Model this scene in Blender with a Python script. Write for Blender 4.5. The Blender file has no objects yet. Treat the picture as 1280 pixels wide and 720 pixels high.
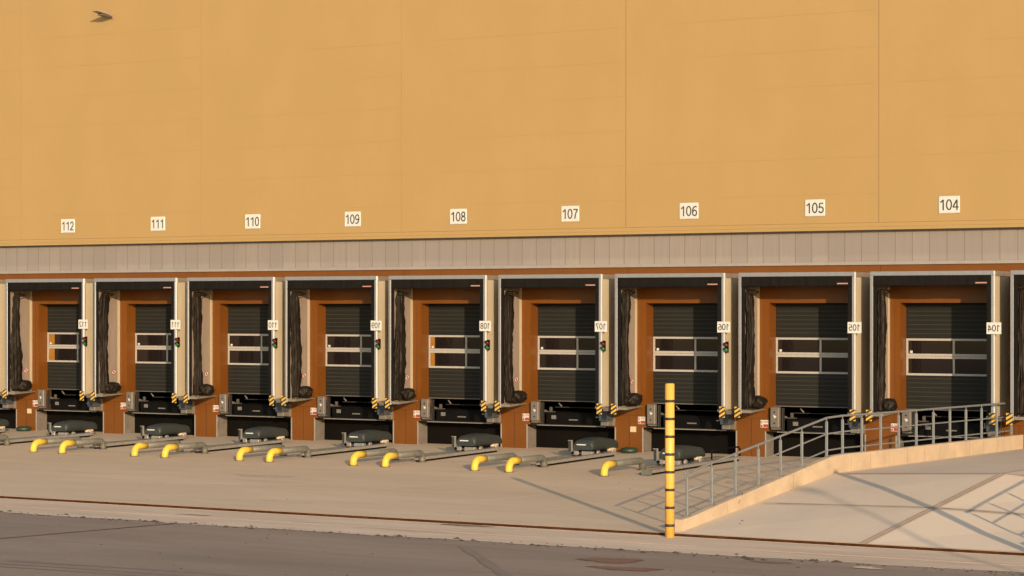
import bpy, math, random
from mathutils import Vector
R = math.radians
SC = bpy.context.scene
COL = SC.collection
S = 3.75            # dock spacing
C0 = -15.657        # centre of dock 112
DEP = 1.16          # depth of the shelters
SL = 0.015          # the yard falls away from the building
random.seed(7)

# ------------------------------------------------------------------ materials
def mat(name, col, rough=0.6, metal=0.0, var=0.0, vscale=3.0, spec=0.5, col2=None, stretch=(1, 1, 1), bump=0.0,
        bscale=60.0, detail=6.0, fine=0.0):
    m = bpy.data.materials.new(name); m.use_nodes = True
    nt = m.node_tree; b = nt.nodes['Principled BSDF']
    b.inputs['Roughness'].default_value = rough
    b.inputs['Metallic'].default_value = metal
    b.inputs['Specular IOR Level'].default_value = spec
    b.inputs['Base Color'].default_value = (*col, 1)
    if var or col2 or bump:
        tc = nt.nodes.new('ShaderNodeNewGeometry')
        mp = nt.nodes.new('ShaderNodeMapping'); mp.inputs['Scale'].default_value = stretch
        nt.links.new(tc.outputs['Position'], mp.inputs['Vector'])
    if var or col2:
        n = nt.nodes.new('ShaderNodeTexNoise'); n.inputs['Scale'].default_value = vscale
        n.inputs['Detail'].default_value = detail; n.inputs['Roughness'].default_value = 0.62
        nt.links.new(mp.outputs[0], n.inputs['Vector'])
        cr = nt.nodes.new('ShaderNodeValToRGB')
        a = [max(0, c * (1 - var)) for c in col]
        c2 = col2 if col2 else [min(1, c * (1 + var)) for c in col]
        cr.color_ramp.elements[0].position = 0.3; cr.color_ramp.elements[0].color = (*a, 1)
        cr.color_ramp.elements[1].position = 0.72; cr.color_ramp.elements[1].color = (*c2, 1)
        nt.links.new(n.outputs['Fac'], cr.inputs['Fac'])
        out = cr.outputs['Color']
        if fine:
            n2 = nt.nodes.new('ShaderNodeTexNoise'); n2.inputs['Scale'].default_value = 45
            n2.inputs['Detail'].default_value = 4
            nt.links.new(tc.outputs['Position'], n2.inputs['Vector'])
            mx = nt.nodes.new('ShaderNodeMix'); mx.data_type = 'RGBA'; mx.blend_type = 'OVERLAY'
            mx.inputs[0].default_value = fine
            nt.links.new(out, mx.inputs[6]); nt.links.new(n2.outputs['Fac'], mx.inputs[7])
            out = mx.outputs[2]
        nt.links.new(out, b.inputs['Base Color'])
    if bump:
        n3 = nt.nodes.new('ShaderNodeTexNoise'); n3.inputs['Scale'].default_value = bscale; n3.inputs['Detail'].default_value = 5
        nt.links.new(mp.outputs[0], n3.inputs['Vector'])
        bp = nt.nodes.new('ShaderNodeBump'); bp.inputs['Strength'].default_value = bump; bp.inputs['Distance'].default_value = 0.01
        nt.links.new(n3.outputs['Fac'], bp.inputs['Height']); nt.links.new(bp.outputs[0], b.inputs['Normal'])
    return m

class G:
    """tiny node helper"""
    def __init__(s, m): s.nt = m.node_tree; s.b = s.nt.nodes['Principled BSDF']
    def n(s, t, **k):
        x = s.nt.nodes.new(t)
        for a, v in k.items(): setattr(x, a, v)
        return x
    def l(s, a, b): s.nt.links.new(a, b)
    def pos(s): return s.n('ShaderNodeNewGeometry').outputs['Position']
    def math(s, op, a, b=None, c=None):
        x = s.n('ShaderNodeMath', operation=op)
        for i, v in enumerate((a, b, c)):
            if v is None: continue
            if isinstance(v, (int, float)): x.inputs[i].default_value = v
            else: s.l(v, x.inputs[i])
        return x.outputs[0]
    def noise(s, vec, scale, detail=5, rough=0.6, sc=(1, 1, 1)):
        mp = s.n('ShaderNodeMapping'); mp.inputs['Scale'].default_value = sc; s.l(vec, mp.inputs['Vector'])
        x = s.n('ShaderNodeTexNoise'); x.inputs['Scale'].default_value = scale
        x.inputs['Detail'].default_value = detail; x.inputs['Roughness'].default_value = rough
        s.l(mp.outputs[0], x.inputs['Vector']); return x.outputs['Fac']
    def ramp(s, f, p0, p1, c0=(0, 0, 0), c1=(1, 1, 1)):
        x = s.n('ShaderNodeValToRGB'); e = x.color_ramp.elements
        e[0].position = p0; e[0].color = (*c0, 1); e[1].position = p1; e[1].color = (*c1, 1)
        s.l(f, x.inputs['Fac']); return x.outputs['Color']
    def mix(s, f, a, b, bt='MIX'):
        x = s.n('ShaderNodeMix', data_type='RGBA', blend_type=bt)
        for i, v in ((0, f), (6, a), (7, b)):
            if isinstance(v, (int, float)): x.inputs[i].default_value = v
            elif isinstance(v, tuple): x.inputs[i].default_value = (*v, 1)
            else: s.l(v, x.inputs[i])
        return x.outputs[2]
    def sep(s, v):
        x = s.n('ShaderNodeSeparateXYZ'); s.l(v, x.inputs[0]); return x.outputs

M = {}
M['yellow'] = mat('ochre_cladding', (0.60, 0.40, 0.165), 0.45, spec=0.3)
g = G(M['yellow']); p = g.pos()
f = g.noise(p, 0.5, 5, 0.6, (1, 1, 0.6)); f2 = g.noise(p, 1.6, 6, 0.65, (3.2, 1, 0.25))
c = g.ramp(f, 0.3, 0.75, (0.288, 0.203, 0.088), (0.308, 0.217, 0.095))
c = g.mix(g.math('MULTIPLY', g.ramp(f2, 0.52, 0.8), 0.20), c, (0.268, 0.186, 0.080))
g.l(c, g.b.inputs['Base Color'])
bp = g.n('ShaderNodeBump'); bp.inputs['Strength'].default_value = 0.25; bp.inputs['Distance'].default_value = 0.05
g.l(g.noise(p, 0.8, 3, 0.5, (0.6, 1, 1.6)), bp.inputs['Height']); g.l(bp.outputs[0], g.b.inputs['Normal'])
M['faint_seam'] = mat('faint_seam', (0.255, 0.175, 0.075), 0.6)
M['yellow_seam'] = mat('ochre_seam', (0.215, 0.143, 0.060), 0.6)

# silver-beige fascia, one vertical sheet about every half metre
M['fascia'] = mat('fascia_sheet', (0.42, 0.36, 0.31), 0.42, 0.35)
g = G(M['fascia']); p = g.pos(); x, y, z = g.sep(p)
cell = g.math('FLOOR', g.math('DIVIDE', g.math('SUBTRACT', x, 1.544), 0.474))
wn = g.n('ShaderNodeTexWhiteNoise', noise_dimensions='1D'); g.l(cell, wn.inputs['W'])
c = g.ramp(wn.outputs['Value'], 0.0, 1.0, (0.258, 0.237, 0.230), (0.304, 0.279, 0.270))
st = g.noise(p, 2.0, 5, 0.6, (5, 1, 0.35))
soft = g.noise(p, 0.45, 3, 0.5, (1, 1, 0.2))
c = g.mix(g.math('MULTIPLY', g.ramp(soft, 0.45, 0.62), 0.55), c, (0.335, 0.292, 0.262))
upper_tone = g.ramp(g.math('ADD', g.math('MULTIPLY', g.math('SUBTRACT', z, 5.36), 6.0), g.math('MULTIPLY', st, 0.5)), 0.2, 0.9)
c = g.mix(g.math('MULTIPLY', upper_tone, g.math('ADD', g.math('MULTIPLY', g.ramp(st, 0.35, 0.75), 0.5), 0.35)), c, (0.235, 0.210, 0.196))  # darker and streaked above the lower part of the fascia
g.l(c, g.b.inputs['Base Color'])
M['seam_dark'] = mat('dark_seam', (0.145, 0.12, 0.103), 0.7)
M['trim'] = mat('pale_metal_trim', (0.30, 0.285, 0.275), 0.4, 0.3, var=0.08, vscale=4)
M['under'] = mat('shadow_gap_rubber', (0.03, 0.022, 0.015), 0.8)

M['brown'] = mat('rust_brown_panel', (0.36, 0.135, 0.036), 0.4, spec=0.35)
g = G(M['brown']); p = g.pos()
f = g.noise(p, 1.3, 6, 0.65, (1.4, 1, 0.5))
c = g.ramp(f, 0.28, 0.74, (0.110, 0.0385, 0.0048), (0.136, 0.0485, 0.0060))
g.l(c, g.b.inputs['Base Color'])
M['brown_seam'] = mat('brown_seam', (0.05, 0.016, 0.005), 0.6)

def alu(name, c, r=0.4, mt=0.5): return mat(name, c, r, mt, var=0.07, vscale=5, stretch=(2, 2, 0.5))
M['alu'] = alu('aluminium_profile', (0.27, 0.29, 0.325))
M['win'] = alu('window_aluminium', (0.33, 0.33, 0.325), 0.5, 0.05)
M['white_trim'] = alu('white_corner_trim', (0.62, 0.62, 0.62), 0.4, 0.1)
M['beige'] = mat('beige_side_panel', (0.36, 0.325, 0.25), 0.55, var=0.07, vscale=2.5, stretch=(1, 2, 0.4))
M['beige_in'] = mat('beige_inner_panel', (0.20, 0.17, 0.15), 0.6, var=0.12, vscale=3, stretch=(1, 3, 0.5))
M['curtain'] = mat('black_curtain_fabric', (0.0045, 0.0043, 0.0042), 0.8, spec=0.12, var=0.25, vscale=3, col2=(0.0095, 0.0088, 0.0080), stretch=(6, 1, 0.5), bump=0.3, bscale=20)
M['drape'] = mat('crumpled_black_fabric', (0.0045, 0.0035, 0.0028), 0.6, spec=0.22, col2=(0.013, 0.0090, 0.0060), vscale=7, stretch=(2, 2, 0.5), bump=0.6, bscale=25)
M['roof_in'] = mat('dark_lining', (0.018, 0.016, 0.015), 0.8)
M['tray'] = mat('galvanised_tray', (0.20, 0.185, 0.165), 0.5, 0.3, var=0.15, vscale=5)
M['door'] = mat('door_anthracite', (0.0135, 0.0145, 0.0140), 0.55, var=0.10, vscale=1.5, spec=0.18)
M['groove'] = mat('door_groove_light', (0.044, 0.045, 0.040), 0.5, spec=0.2)
M['glass'] = mat('dark_glazing', (0.011, 0.0085, 0.0090), 0.05, spec=0.4)
M['amber'] = mat('amber_glint', (0.25, 0.12, 0.018), 0.4, var=0.1, vscale=6)  # orange reflection in the door glass, put into a colour
M['black'] = mat('black_void', (0.003, 0.0028, 0.0026), 0.85, spec=0.1)
M['pit'] = mat('pit_black_rubber', (0.0028, 0.0025, 0.0022), 0.7, var=0.4, vscale=1.2, spec=0.1)
M['steel'] = mat('painted_leveller_steel', (0.0030, 0.0030, 0.0033), 0.6, 0.0, spec=0.10, var=0.25, vscale=4)
M['dull'] = mat('dull_grey_steel', (0.055, 0.050, 0.045), 0.7, var=0.2, vscale=6)
M['concrete_jamb'] = mat('concrete_jamb', (0.125, 0.115, 0.105), 0.8, var=0.2, vscale=4)
M['galv'] = mat('galvanised_steel', (0.24, 0.235, 0.225), 0.5, 0.35, var=0.16, vscale=9)
M['galv_dark'] = mat('weathered_tube', (0.115, 0.118, 0.105), 0.55, 0.2, var=0.22, vscale=7)
M['rail'] = mat('handrail_galvanised', (0.170, 0.188, 0.208), 0.5, 0.3, var=0.12, vscale=8)
M['yel'] = mat('safety_yellow', (0.56, 0.385, 0.045), 0.6, var=0.16, vscale=6)
M['bollard'] = mat('bollard_yellow', (0.60, 0.36, 0.070), 0.5, var=0.10, vscale=3, stretch=(3, 3, 0.6))
M['hz'] = mat('hazard_yellow', (0.50, 0.32, 0.05), 0.5, var=0.1, vscale=9)
M['blk'] = mat('black_rubber_band', (0.02, 0.02, 0.02), 0.6)
M['rubber'] = mat('blue_black_rubber', (0.034, 0.044, 0.062), 0.7, var=0.2, vscale=8)
M['cover'] = mat('slate_moulded_cover', (0.021, 0.027, 0.027), 0.55, var=0.14, vscale=5)
M['white'] = mat('white_sign_plate', (0.46, 0.49, 0.50), 0.5, var=0.03, vscale=5)
M['ink'] = mat('dark_lettering', (0.03, 0.03, 0.03), 0.6)
M['red'] = mat('red_print', (0.27, 0.045, 0.035), 0.5)
M['pink'] = mat('pale_red_tag', (0.34, 0.19, 0.17), 0.5)
M['cream'] = mat('cream_sticker', (0.45, 0.38, 0.28), 0.5)
M['grey_tag'] = mat('grey_tag', (0.12, 0.12, 0.115), 0.5)
M['ctrl'] = mat('grey_control_housing', (0.125, 0.118, 0.115), 0.5, 0.1, var=0.08, vscale=10)
M['sig_r'] = mat('red_signal_lens', (0.10, 0.010, 0.008), 0.25)
M['sig_g'] = mat('green_signal_lens', (0.012, 0.11, 0.035), 0.25)
M['green'] = mat('dark_green_rubber', (0.012, 0.035, 0.022), 0.5, var=0.3, vscale=12)
M['lampg'] = mat('lamp_grey', (0.30, 0.24, 0.20), 0.45, 0.2)
M['lampd'] = mat('lamp_dark', (0.10, 0.085, 0.06), 0.5)
M['kerb'] = mat('sandy_concrete_wall', (0.385, 0.313, 0.232), 0.8, var=0.15, vscale=1.7, bump=0.35, bscale=25, fine=0.12)
M['kerb_joint'] = mat('wall_joint', (0.27, 0.19, 0.125), 0.9)
M['crack'] = mat('crack_dark', (0.08, 0.055, 0.04), 0.9)
M['debris'] = mat('dark_debris', (0.06, 0.045, 0.03), 0.9)

# yard slab: long brushed streaks, tyre arcs, faint stains
M['apron'] = mat('yard_concrete', (0.5, 0.4, 0.3), 0.75, spec=0.3)
g = G(M['apron']); p = g.pos()
big = g.noise(p, 0.16, 5, 0.6, (0.5, 1.6, 1)); mid = g.noise(p, 0.9, 7, 0.68, (0.35, 1.7, 1)); fi = g.noise(p, 9, 6, 0.7)
c = g.ramp(big, 0.28, 0.72, (0.455, 0.365, 0.262), (0.57, 0.462, 0.338))
c = g.mix(g.math('MULTIPLY', g.ramp(mid, 0.45, 0.8), 0.5), c, (0.38, 0.30, 0.215))
c = g.mix(g.math('MULTIPLY', g.ramp(fi, 0.35, 0.8), 0.22), c, (0.62, 0.51, 0.375))
wv = g.n('ShaderNodeTexWave'); wv.wave_type = 'RINGS'; wv.inputs['Scale'].default_value = 0.22; wv.inputs['Distortion'].default_value = 2.5
wv.inputs['Detail'].default_value = 3; wv.inputs['Detail Scale'].default_value = 0.5
mp = g.n('ShaderNodeMapping'); mp.inputs['Location'].default_value = (14, 30, 0); g.l(p, mp.inputs['Vector']); g.l(mp.outputs[0], wv.inputs['Vector'])
msk = g.math('MULTIPLY', g.ramp(wv.outputs['Fac'], 0.9, 0.99), g.ramp(g.noise(p, 0.3, 3), 0.48, 0.62))
c = g.mix(g.math('MULTIPLY', msk, 0.22), c, (0.30, 0.23, 0.18))
g.l(c, g.b.inputs['Base Color'])
bp = g.n('ShaderNodeBump'); bp.inputs['Strength'].default_value = 0.2; bp.inputs['Distance'].default_value = 0.01
g.l(g.noise(p, 25, 6, 0.7), bp.inputs['Height']); g.l(bp.outputs[0], g.b.inputs['Normal'])

M['scratch'] = mat('pale_scratch', (0.60, 0.49, 0.385), 0.8, var=0.1, vscale=3)
M['strip'] = mat('kerb_strip_concrete', (0.5, 0.4, 0.3), 0.8, spec=0.3)
g = G(M['strip']); p = g.pos()
a = g.noise(p, 1.3, 7, 0.7, (0.25, 1.8, 1)); b_ = g.noise(p, 14, 5, 0.7)
c = g.ramp(a, 0.3, 0.7, (0.44, 0.35, 0.268), (0.60, 0.49, 0.385))
c = g.mix(g.math('MULTIPLY', g.ramp(b_, 0.6, 0.75), 0.5), c, (0.24, 0.18, 0.13))
c = g.mix(g.math('MULTIPLY', g.ramp(g.noise(p, 0.5, 5, 0.7, (0.3, 3, 1)), 0.58, 0.72), 0.5), c, (0.28, 0.205, 0.155))
g.l(c, g.b.inputs['Base Color'])

M['asphalt'] = mat('worn_asphalt', (0.2, 0.16, 0.14), 0.85, spec=0.3)
g = G(M['asphalt']); p = g.pos(); X, Y, Z = g.sep(p)
a = g.noise(p, 0.35, 6, 0.65, (0.35, 1.5, 1)); b_ = g.noise(p, 30, 4, 0.8); st = g.noise(p, 1.1, 7, 0.7, (0.18, 2.6, 1))
c = g.ramp(a, 0.3, 0.7, (0.190, 0.150, 0.120), (0.27, 0.215, 0.172))
c = g.mix(g.math('MULTIPLY', g.ramp(st, 0.5, 0.75), 0.45), c, (0.135, 0.105, 0.095))
c = g.mix(g.math('MULTIPLY', g.ramp(b_, 0.5, 0.8), 0.35), c, (0.34, 0.29, 0.26))
g.l(c, g.b.inputs['Base Color'])
bp = g.n('ShaderNodeBump'); bp.inputs['Strength'].default_value = 0.5; bp.inputs['Distance'].default_value = 0.01
g.l(g.noise(p, 60, 4, 0.8), bp.inputs['Height']); g.l(bp.outputs[0], g.b.inputs['Normal'])
M['yard_stain'] = mat('yard_stain', (0.44, 0.35, 0.265), 0.7, var=0.12, vscale=2.5)
M['tar'] = mat('tar_line', (0.075, 0.055, 0.05), 0.7, var=0.3, vscale=3)
M['tyre_and_streak'] = mat('tyre_and_streak', (0.178, 0.139, 0.118), 0.8, var=0.12, vscale=2, stretch=(0.3, 3, 1))
M['rust_patch'] = mat('rust_brown_patch', (0.17, 0.085, 0.055), 0.85, var=0.25, vscale=6)
M['oil'] = mat('oil_stain', (0.13, 0.10, 0.09), 0.6, var=0.2, vscale=3)
M['drain'] = mat('rusty_drain', (0.045, 0.020, 0.010), 0.85, var=0.5, spec=0.1, vscale=4)
M['drain_edge'] = mat('drain_edge', (0.36, 0.27, 0.20), 0.8, var=0.2, vscale=3)
M['rampc'] = mat('ramp_concrete', (0.6, 0.5, 0.4), 0.75, spec=0.3)
g = G(M['rampc']); p = g.pos()
a = g.noise(p, 0.5, 6, 0.62, (1.2, 0.6, 1)); b_ = g.noise(p, 10, 6, 0.7)
c = g.ramp(a, 0.28, 0.75, (0.50, 0.43, 0.355), (0.575, 0.50, 0.41))
c = g.mix(g.math('MULTIPLY', g.ramp(b_, 0.45, 0.8), 0.2), c, (0.42, 0.35, 0.275))
# slab right of the seam paler: stronger sunlight put into its colour
X, Y, Z = g.sep(p)
r_side = g.math('GREATER_THAN', X, g.math('ADD', g.math('MULTIPLY', Y, 0.04), 20.14))
r_low = g.math('LESS_THAN', Y, -11.2)
c = g.mix(g.math('MULTIPLY', g.math('MULTIPLY', r_side, r_low), 0.75), c, (0.66, 0.565, 0.455))
g.l(c, g.b.inputs['Base Color'])
M['ramp_stain'] = mat('ramp_stain', (0.455, 0.380, 0.300), 0.85, var=0.1, vscale=2)
M['ramp_joint'] = mat('ramp_joint', (0.30, 0.225, 0.165), 0.85, var=0.2, vscale=4)

# ------------------------------------------------------------------ mesh builder
class MB:
    def __init__(s): s.v = []; s.f = []; s.mi = []; s.mats = []; s.sm = []
    def _m(s, m):
        m = M[m] if isinstance(m, str) else m
        if m not in s.mats: s.mats.append(m)
        return s.mats.index(m)
    def poly(s, pts, m, smooth=False):
        b = len(s.v); s.v += [tuple(q) for q in pts]; s.f.append(tuple(range(b, b + len(pts)))); s.mi.append(s._m(m)); s.sm.append(smooth)
    def box(s, x0, x1, y0, y1, z0, z1, m, bev=0.0):
        if bev <= 0:
            b = len(s.v)
            s.v += [(x0, y0, z0), (x1, y0, z0), (x1, y1, z0), (x0, y1, z0), (x0, y0, z1), (x1, y0, z1), (x1, y1, z1), (x0, y1, z1)]
            fs = [(0, 3, 2, 1), (4, 5, 6, 7), (0, 1, 5, 4), (1, 2, 6, 5), (2, 3, 7, 6), (3, 0, 4, 7)]
            k = s._m(m)
            for q in fs: s.f.append(tuple(b + i for i in q)); s.mi.append(k); s.sm.append(False)
        else:
            # chamfered vertical edges and top edges
            e = bev
            def ring(ins, z): 
                return [(x0 + ins + e, y0 + ins, z), (x1 - ins - e, y0 + ins, z), (x1 - ins, y0 + ins + e, z), (x1 - ins, y1 - ins - e, z),
                        (x1 - ins - e, y1 - ins, z), (x0 + ins + e, y1 - ins, z), (x0 + ins, y1 - ins - e, z), (x0 + ins, y0 + ins + e, z)]
            s.loft([ring(e * 0.7, z0), ring(0, z0 + e), ring(0, z1 - e), ring(e * 0.7, z1)], m, cap=True)
        return s
    def loft(s, rings, m, cap=True, smooth=False, closed=True):
        b = len(s.v); n = len(rings[0]); k = s._m(m)
        for r in rings: s.v += [tuple(q) for q in r]
        for i in range(len(rings) - 1):
            for j in range(n if closed else n - 1):
                j2 = (j + 1) % n
                s.f.append((b + i * n + j, b + i * n + j2, b + (i + 1) * n + j2, b + (i + 1) * n + j)); s.mi.append(k); s.sm.append(smooth)
        if cap:
            s.f.append(tuple(b + j for j in reversed(range(n)))); s.mi.append(k); s.sm.append(False)
            o = b + (len(rings) - 1) * n
            s.f.append(tuple(o + j for j in range(n))); s.mi.append(k); s.sm.append(False)
        return s
    def tube(s, pts, r, m, n=16, cap=True, flat=None):
        pts = [Vector(q) for q in pts]; rings = []; prev = None
        for i, q in enumerate(pts):
            t = (pts[min(i + 1, len(pts) - 1)] - pts[max(i - 1, 0)]).normalized()
            ref = prev if prev is not None else (Vector((0, 0, 1)) if abs(t.z) < 0.95 else Vector((0, 1, 0)))
            u = (ref - t * ref.dot(t)).normalized(); w = t.cross(u); prev = u
            rr = r[i] if isinstance(r, (list, tuple)) else r
            rings.append([q + (u * math.cos(2 * math.pi * j / n) + w * math.sin(2 * math.pi * j / n)) * rr for j in range(n)])
        s.loft(rings, m, cap, smooth=True); return s
    def build(s, name, parent=None, loc=None):
        me = bpy.data.meshes.new(name); me.from_pydata(s.v, [], s.f)
        for m in s.mats: me.materials.append(m)
        me.polygons.foreach_set('material_index', s.mi)
        me.polygons.foreach_set('use_smooth', s.sm)
        me.update()
        import bmesh
        bm = bmesh.new(); bm.from_mesh(me); bmesh.ops.recalc_face_normals(bm, faces=bm.faces); bm.to_mesh(me); bm.free()
        o = bpy.data.objects.new(name, me); COL.objects.link(o)
        if parent is not None: o.parent = parent
        if loc is not None: o.location = loc
        return o

def empty(name, loc=(0, 0, 0)):
    o = bpy.data.objects.new(name, None); o.empty_display_size = 0.2; COL.objects.link(o); o.location = loc; return o
def tag(o, label=None, cat=None, group=None, kind=None):
    if label: o['label'] = label
    if cat: o['category'] = cat
    if group: o['group'] = group
    if kind: o['kind'] = kind
    return o
def kids(o): return KID.get(o.name, [])
def copy_tree(o, parent=None, swap=None):
    c = o.copy(); COL.objects.link(c); c.parent = parent
    for ch in [q for q in list(COL.objects) if q.parent == o]: copy_tree(ch, c)
    return c
def repeats(root, spots, labels, cat, group):
    """root is moved to the first spot, the rest are copies"""
    outs = []
    for i, (sp, lb) in enumerate(zip(spots, labels)):
        o = root if i == 0 else copy_tree(root)
        o.location = sp; tag(o, lb, cat, group); outs.append(o)
    return outs

def arc(cx_, cy_, rx, ry, a0, a1, n=12):
    return [(cx_ + rx * math.cos(R(a0 + (a1 - a0) * i / n)), cy_ + ry * math.sin(R(a0 + (a1 - a0) * i / n))) for i in range(n + 1)]
GL = {
 '0': [arc(.28, .5, .215, .44, 90, 450, 28)],
 '1': [[(.36, 0), (.36, .97)], [(.335, .93), (.27, .84), (.19, .775), (.10, .73)]],
 '2': [arc(.28, .70, .20, .24, 170, 10, 14) + [(.42, .50), (.22, .27), (.075, .055)], [(.03, .05), (.53, .05)]],
 '3': [arc(.26, .73, .185, .21, 160, -75, 14) + [(.24, .51)], arc(.27, .27, .21, .225, 88, -165, 16)],
 '4': [[(.40, 0), (.40, .95)], [(.365, .90), (.06, .32)], [(.01, .28), (.55, .28)]],
 '5': [[(.50, .92), (.16, .92), (.095, .49)] , arc(.275, .315, .215, .265, 140, -160, 20)],
 '6': [arc(.285, .305, .205, .255, 90, 450, 24), arc(.36, .42, .285, .50, 180, 62, 12)],
 '7': [[(.03, .92), (.52, .92)], [(.50, .885), (.36, .66), (.26, .40), (.205, .0)]],
 '8': [arc(.28, .735, .175, .205, 90, 450, 24), arc(.28, .27, .21, .225, 90, 450, 24)],
 '9': [arc(.275, .685, .205, .255, 90, 450, 24), arc(.20, .56, .285, .50, 0, -118, 12)],
}
def text_mesh(txt, width, height, m, mirror=False, sw=0.105):
    """flat painted numerals as ribbons; crossing strokes sit a hair apart"""
    mb = MB(); adv = 0.60; tot = adv * len(txt); lay = 0
    for ci, ch in enumerate(txt):
        for pl_ in GL[ch]:
            lay += 1; y = -0.0006 * (lay % 3 + 1)
            closed = (abs(pl_[0][0] - pl_[-1][0]) < 1e-6 and abs(pl_[0][1] - pl_[-1][1]) < 1e-6)
            pts = pl_[:-1] if closed else pl_; n = len(pts); L = []; Q = []
            for i_, (x_, z_) in enumerate(pts):
                a = pts[(i_ - 1) % n] if (closed or i_ > 0) else pts[i_]; b = pts[(i_ + 1) % n] if (closed or i_ < n - 1) else pts[i_]
                dx, dz = b[0] - a[0], b[1] - a[1]; d = math.hypot(dx, dz); nx, nz = -dz / d * sw / 2, dx / d * sw / 2
                f_ = lambda u, v: (((u + ci * adv) / tot - 0.5) * width * (-1 if mirror else 1), y, (v - 0.49) * height)
                L.append(f_(x_ + nx, z_ + nz)); Q.append(f_(x_ - nx, z_ - nz))
            for i_ in range(n if closed else n - 1):
                k_ = (i_ + 1) % n; q = [Q[i_], Q[k_], L[k_], L[i_]]
                mb.poly(q[::-1] if mirror else q, m)
    return mb

# ------------------------------------------------------------------ ground
def gz(y): return SL * y
def sheet(name, x0, x1, y0, y1, m, dz=0.0, nx=1):
    mb = MB(); mb.poly([(x0, y0, gz(y0) + dz), (x1, y0, gz(y0) + dz), (x1, y1, gz(y1) + dz), (x0, y1, gz(y1) + dz)], m)
    return tag(mb.build(name), kind='structure')
YR = -20.55
sheet('ground', -400, 400, -500, 60, 'asphalt', -0.056)
sheet('yard', -70, 60, -18.05, 1.2, 'apron', -0.004)
# ragged concrete edge strip
mb = MB(); n = 900; x0, x1 = -70.0, 60.0; top = []; bot = []
for i in range(n + 1):
    x = x0 + (x1 - x0) * i / n
    j = 0.035 * math.sin(x * 1.7) + 0.02 * math.sin(x * 5.3 + 1) + random.uniform(-0.03, 0.03) + (random.uniform(-0.09, -0.02) if random.random() < 0.04 else 0)
    k = max(0.0, (x - 12) / 12) * 0.25
    top.append((x, -18.13, gz(-18.13) - 0.05)); bot.append((x, YR + j + k, gz(YR) - 0.05))
for i in range(n):
    mb.poly([bot[i], bot[i + 1], top[i + 1], top[i]], 'strip')
    b0, b1 = bot[i], bot[i + 1]
tag(mb.build('concrete_strip'), kind='structure')
# thin joint line in the strip
mb = MB()
px = -70.0
while px < 60:
    L = random.uniform(2, 7)
    y = -19.45 + 0.02 * math.sin(px)
    mb.box(px, px + L, y, y + 0.02, gz(y) - 0.052, gz(y) - 0.046, 'drain_edge'); px += L + random.uniform(0, 1.2)
tag(mb.build('strip_joint'), kind='structure')
# slot drain
dr = empty('slot_drain', (0, -18.09, gz(-18.09)))
mb = MB(); mb.box(-70, 60, -0.05, 0.05, -0.08, -0.052, 'drain'); mb.box(-70, 60, 0.008, 0.04, -0.0515, -0.006, 'drain'); mb.build('channel', dr)
mb = MB()
mb.box(-70, 60, 0.0, 0.055, -0.0015, 0.005, 'drain_edge'); mb.box(-70, 60, -0.068, -0.0505, -0.08, -0.046, 'drain_edge'); mb.build('edge_bar', dr)
tag(dr, 'long rusty slot drain running across the yard along its concrete edge strip', 'drain')

# road marks, patches
def gpoly(name, pts, m, z=0.004, base=-0.056):
    mb = MB(); mb.poly([(x, y, gz(y) + base + z) for x, y in pts], m); return mb
def line_pts(pts, w):
    out = []; n = len(pts)
    L = []; Rr = []
    for i, (x, y) in enumerate(pts):
        a = pts[max(i - 1, 0)]; b = pts[min(i + 1, n - 1)]
        dx, dy = b[0] - a[0], b[1] - a[1]; d = math.hypot(dx, dy) or 1
        ww = w[i] if isinstance(w, list) else w
        ww = ww * random.uniform(0.7, 1.3)
        L.append((x - dy / d * ww / 2, y + dx / d * ww / 2)); Rr.append((x + dy / d * ww / 2, y - dx / d * ww / 2))
    return L, Rr
def stripe(mb, pts, w, m, z=0.004, base=-0.056):
    L, Rr = line_pts(pts, w)
    for i in range(len(pts) - 1):
        mb.poly([(q[0], q[1], gz(q[1]) + base + z) for q in (Rr[i], Rr[i + 1], L[i + 1], L[i])], m)
def interp(a, b, n, wob=0.0):
    return [(a[0] + (b[0] - a[0]) * i / n + random.uniform(-wob, wob), a[1] + (b[1] - a[1]) * i / n + random.uniform(-wob, wob)) for i in range(n + 1)]
def blob(cx, cy, rx, ry, m, z, n=70, base=-0.056, seed=0):
    rr = random.Random(seed); mb = MB(); pts = []
    ph = [rr.uniform(0, 6) for _ in range(4)]
    for i in range(n):
        a = 2 * math.pi * i / n; k = 1 + 0.15 * math.sin(2 * a + ph[0]) + 0.12 * math.sin(3 * a + ph[1]) + 0.1 * math.sin(5 * a + ph[2]) + rr.uniform(-0.14, 0.14)
        pts.append((cx + rx * k * math.cos(a), cy + ry * k * math.sin(a)))
    mb.poly([(x, y, gz(y) + base + z) for x, y in pts], m); return mb
MB_L = MB()
for a, b, w_ in (((8.9, -14.2), (10.1, -9.3), 0.05), ((5.2, -13.2), (6.2, -9.0), 0.05), ((11.1, -15.6), (12.0, -10.8), 0.04), ((-1.0, -13.0), (1.2, -9.2), 0.05),
                 ((2.0, -16.6), (9.5, -15.2), 0.035), ((-3.5, -15.8), (3.0, -15.2), 0.03), ((4.2, -16.2), (13.4, -16.9), 0.03)):
    stripe(MB_L, interp(a, b, 30, 0.015), w_, 'scratch', 0.003, -0.004)
tag(MB_L.build('yard_mark'), kind='structure')

# ------------------------------------------------------------------ warehouse building
wh = empty('warehouse', (0, 0, 0))
tag(wh, 'long ochre clad warehouse with silver fascia and rust brown dock wall', 'warehouse')
XL, XR, ZT = -70.0, 60.0, 17.0
N0, N1 = -1, 9
ZY, ZB = 6.07, 5.17
mb = MB()
mb.box(XL, XR, -0.14, 12.0, ZY + 0.20, ZT, 'yellow')
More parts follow.
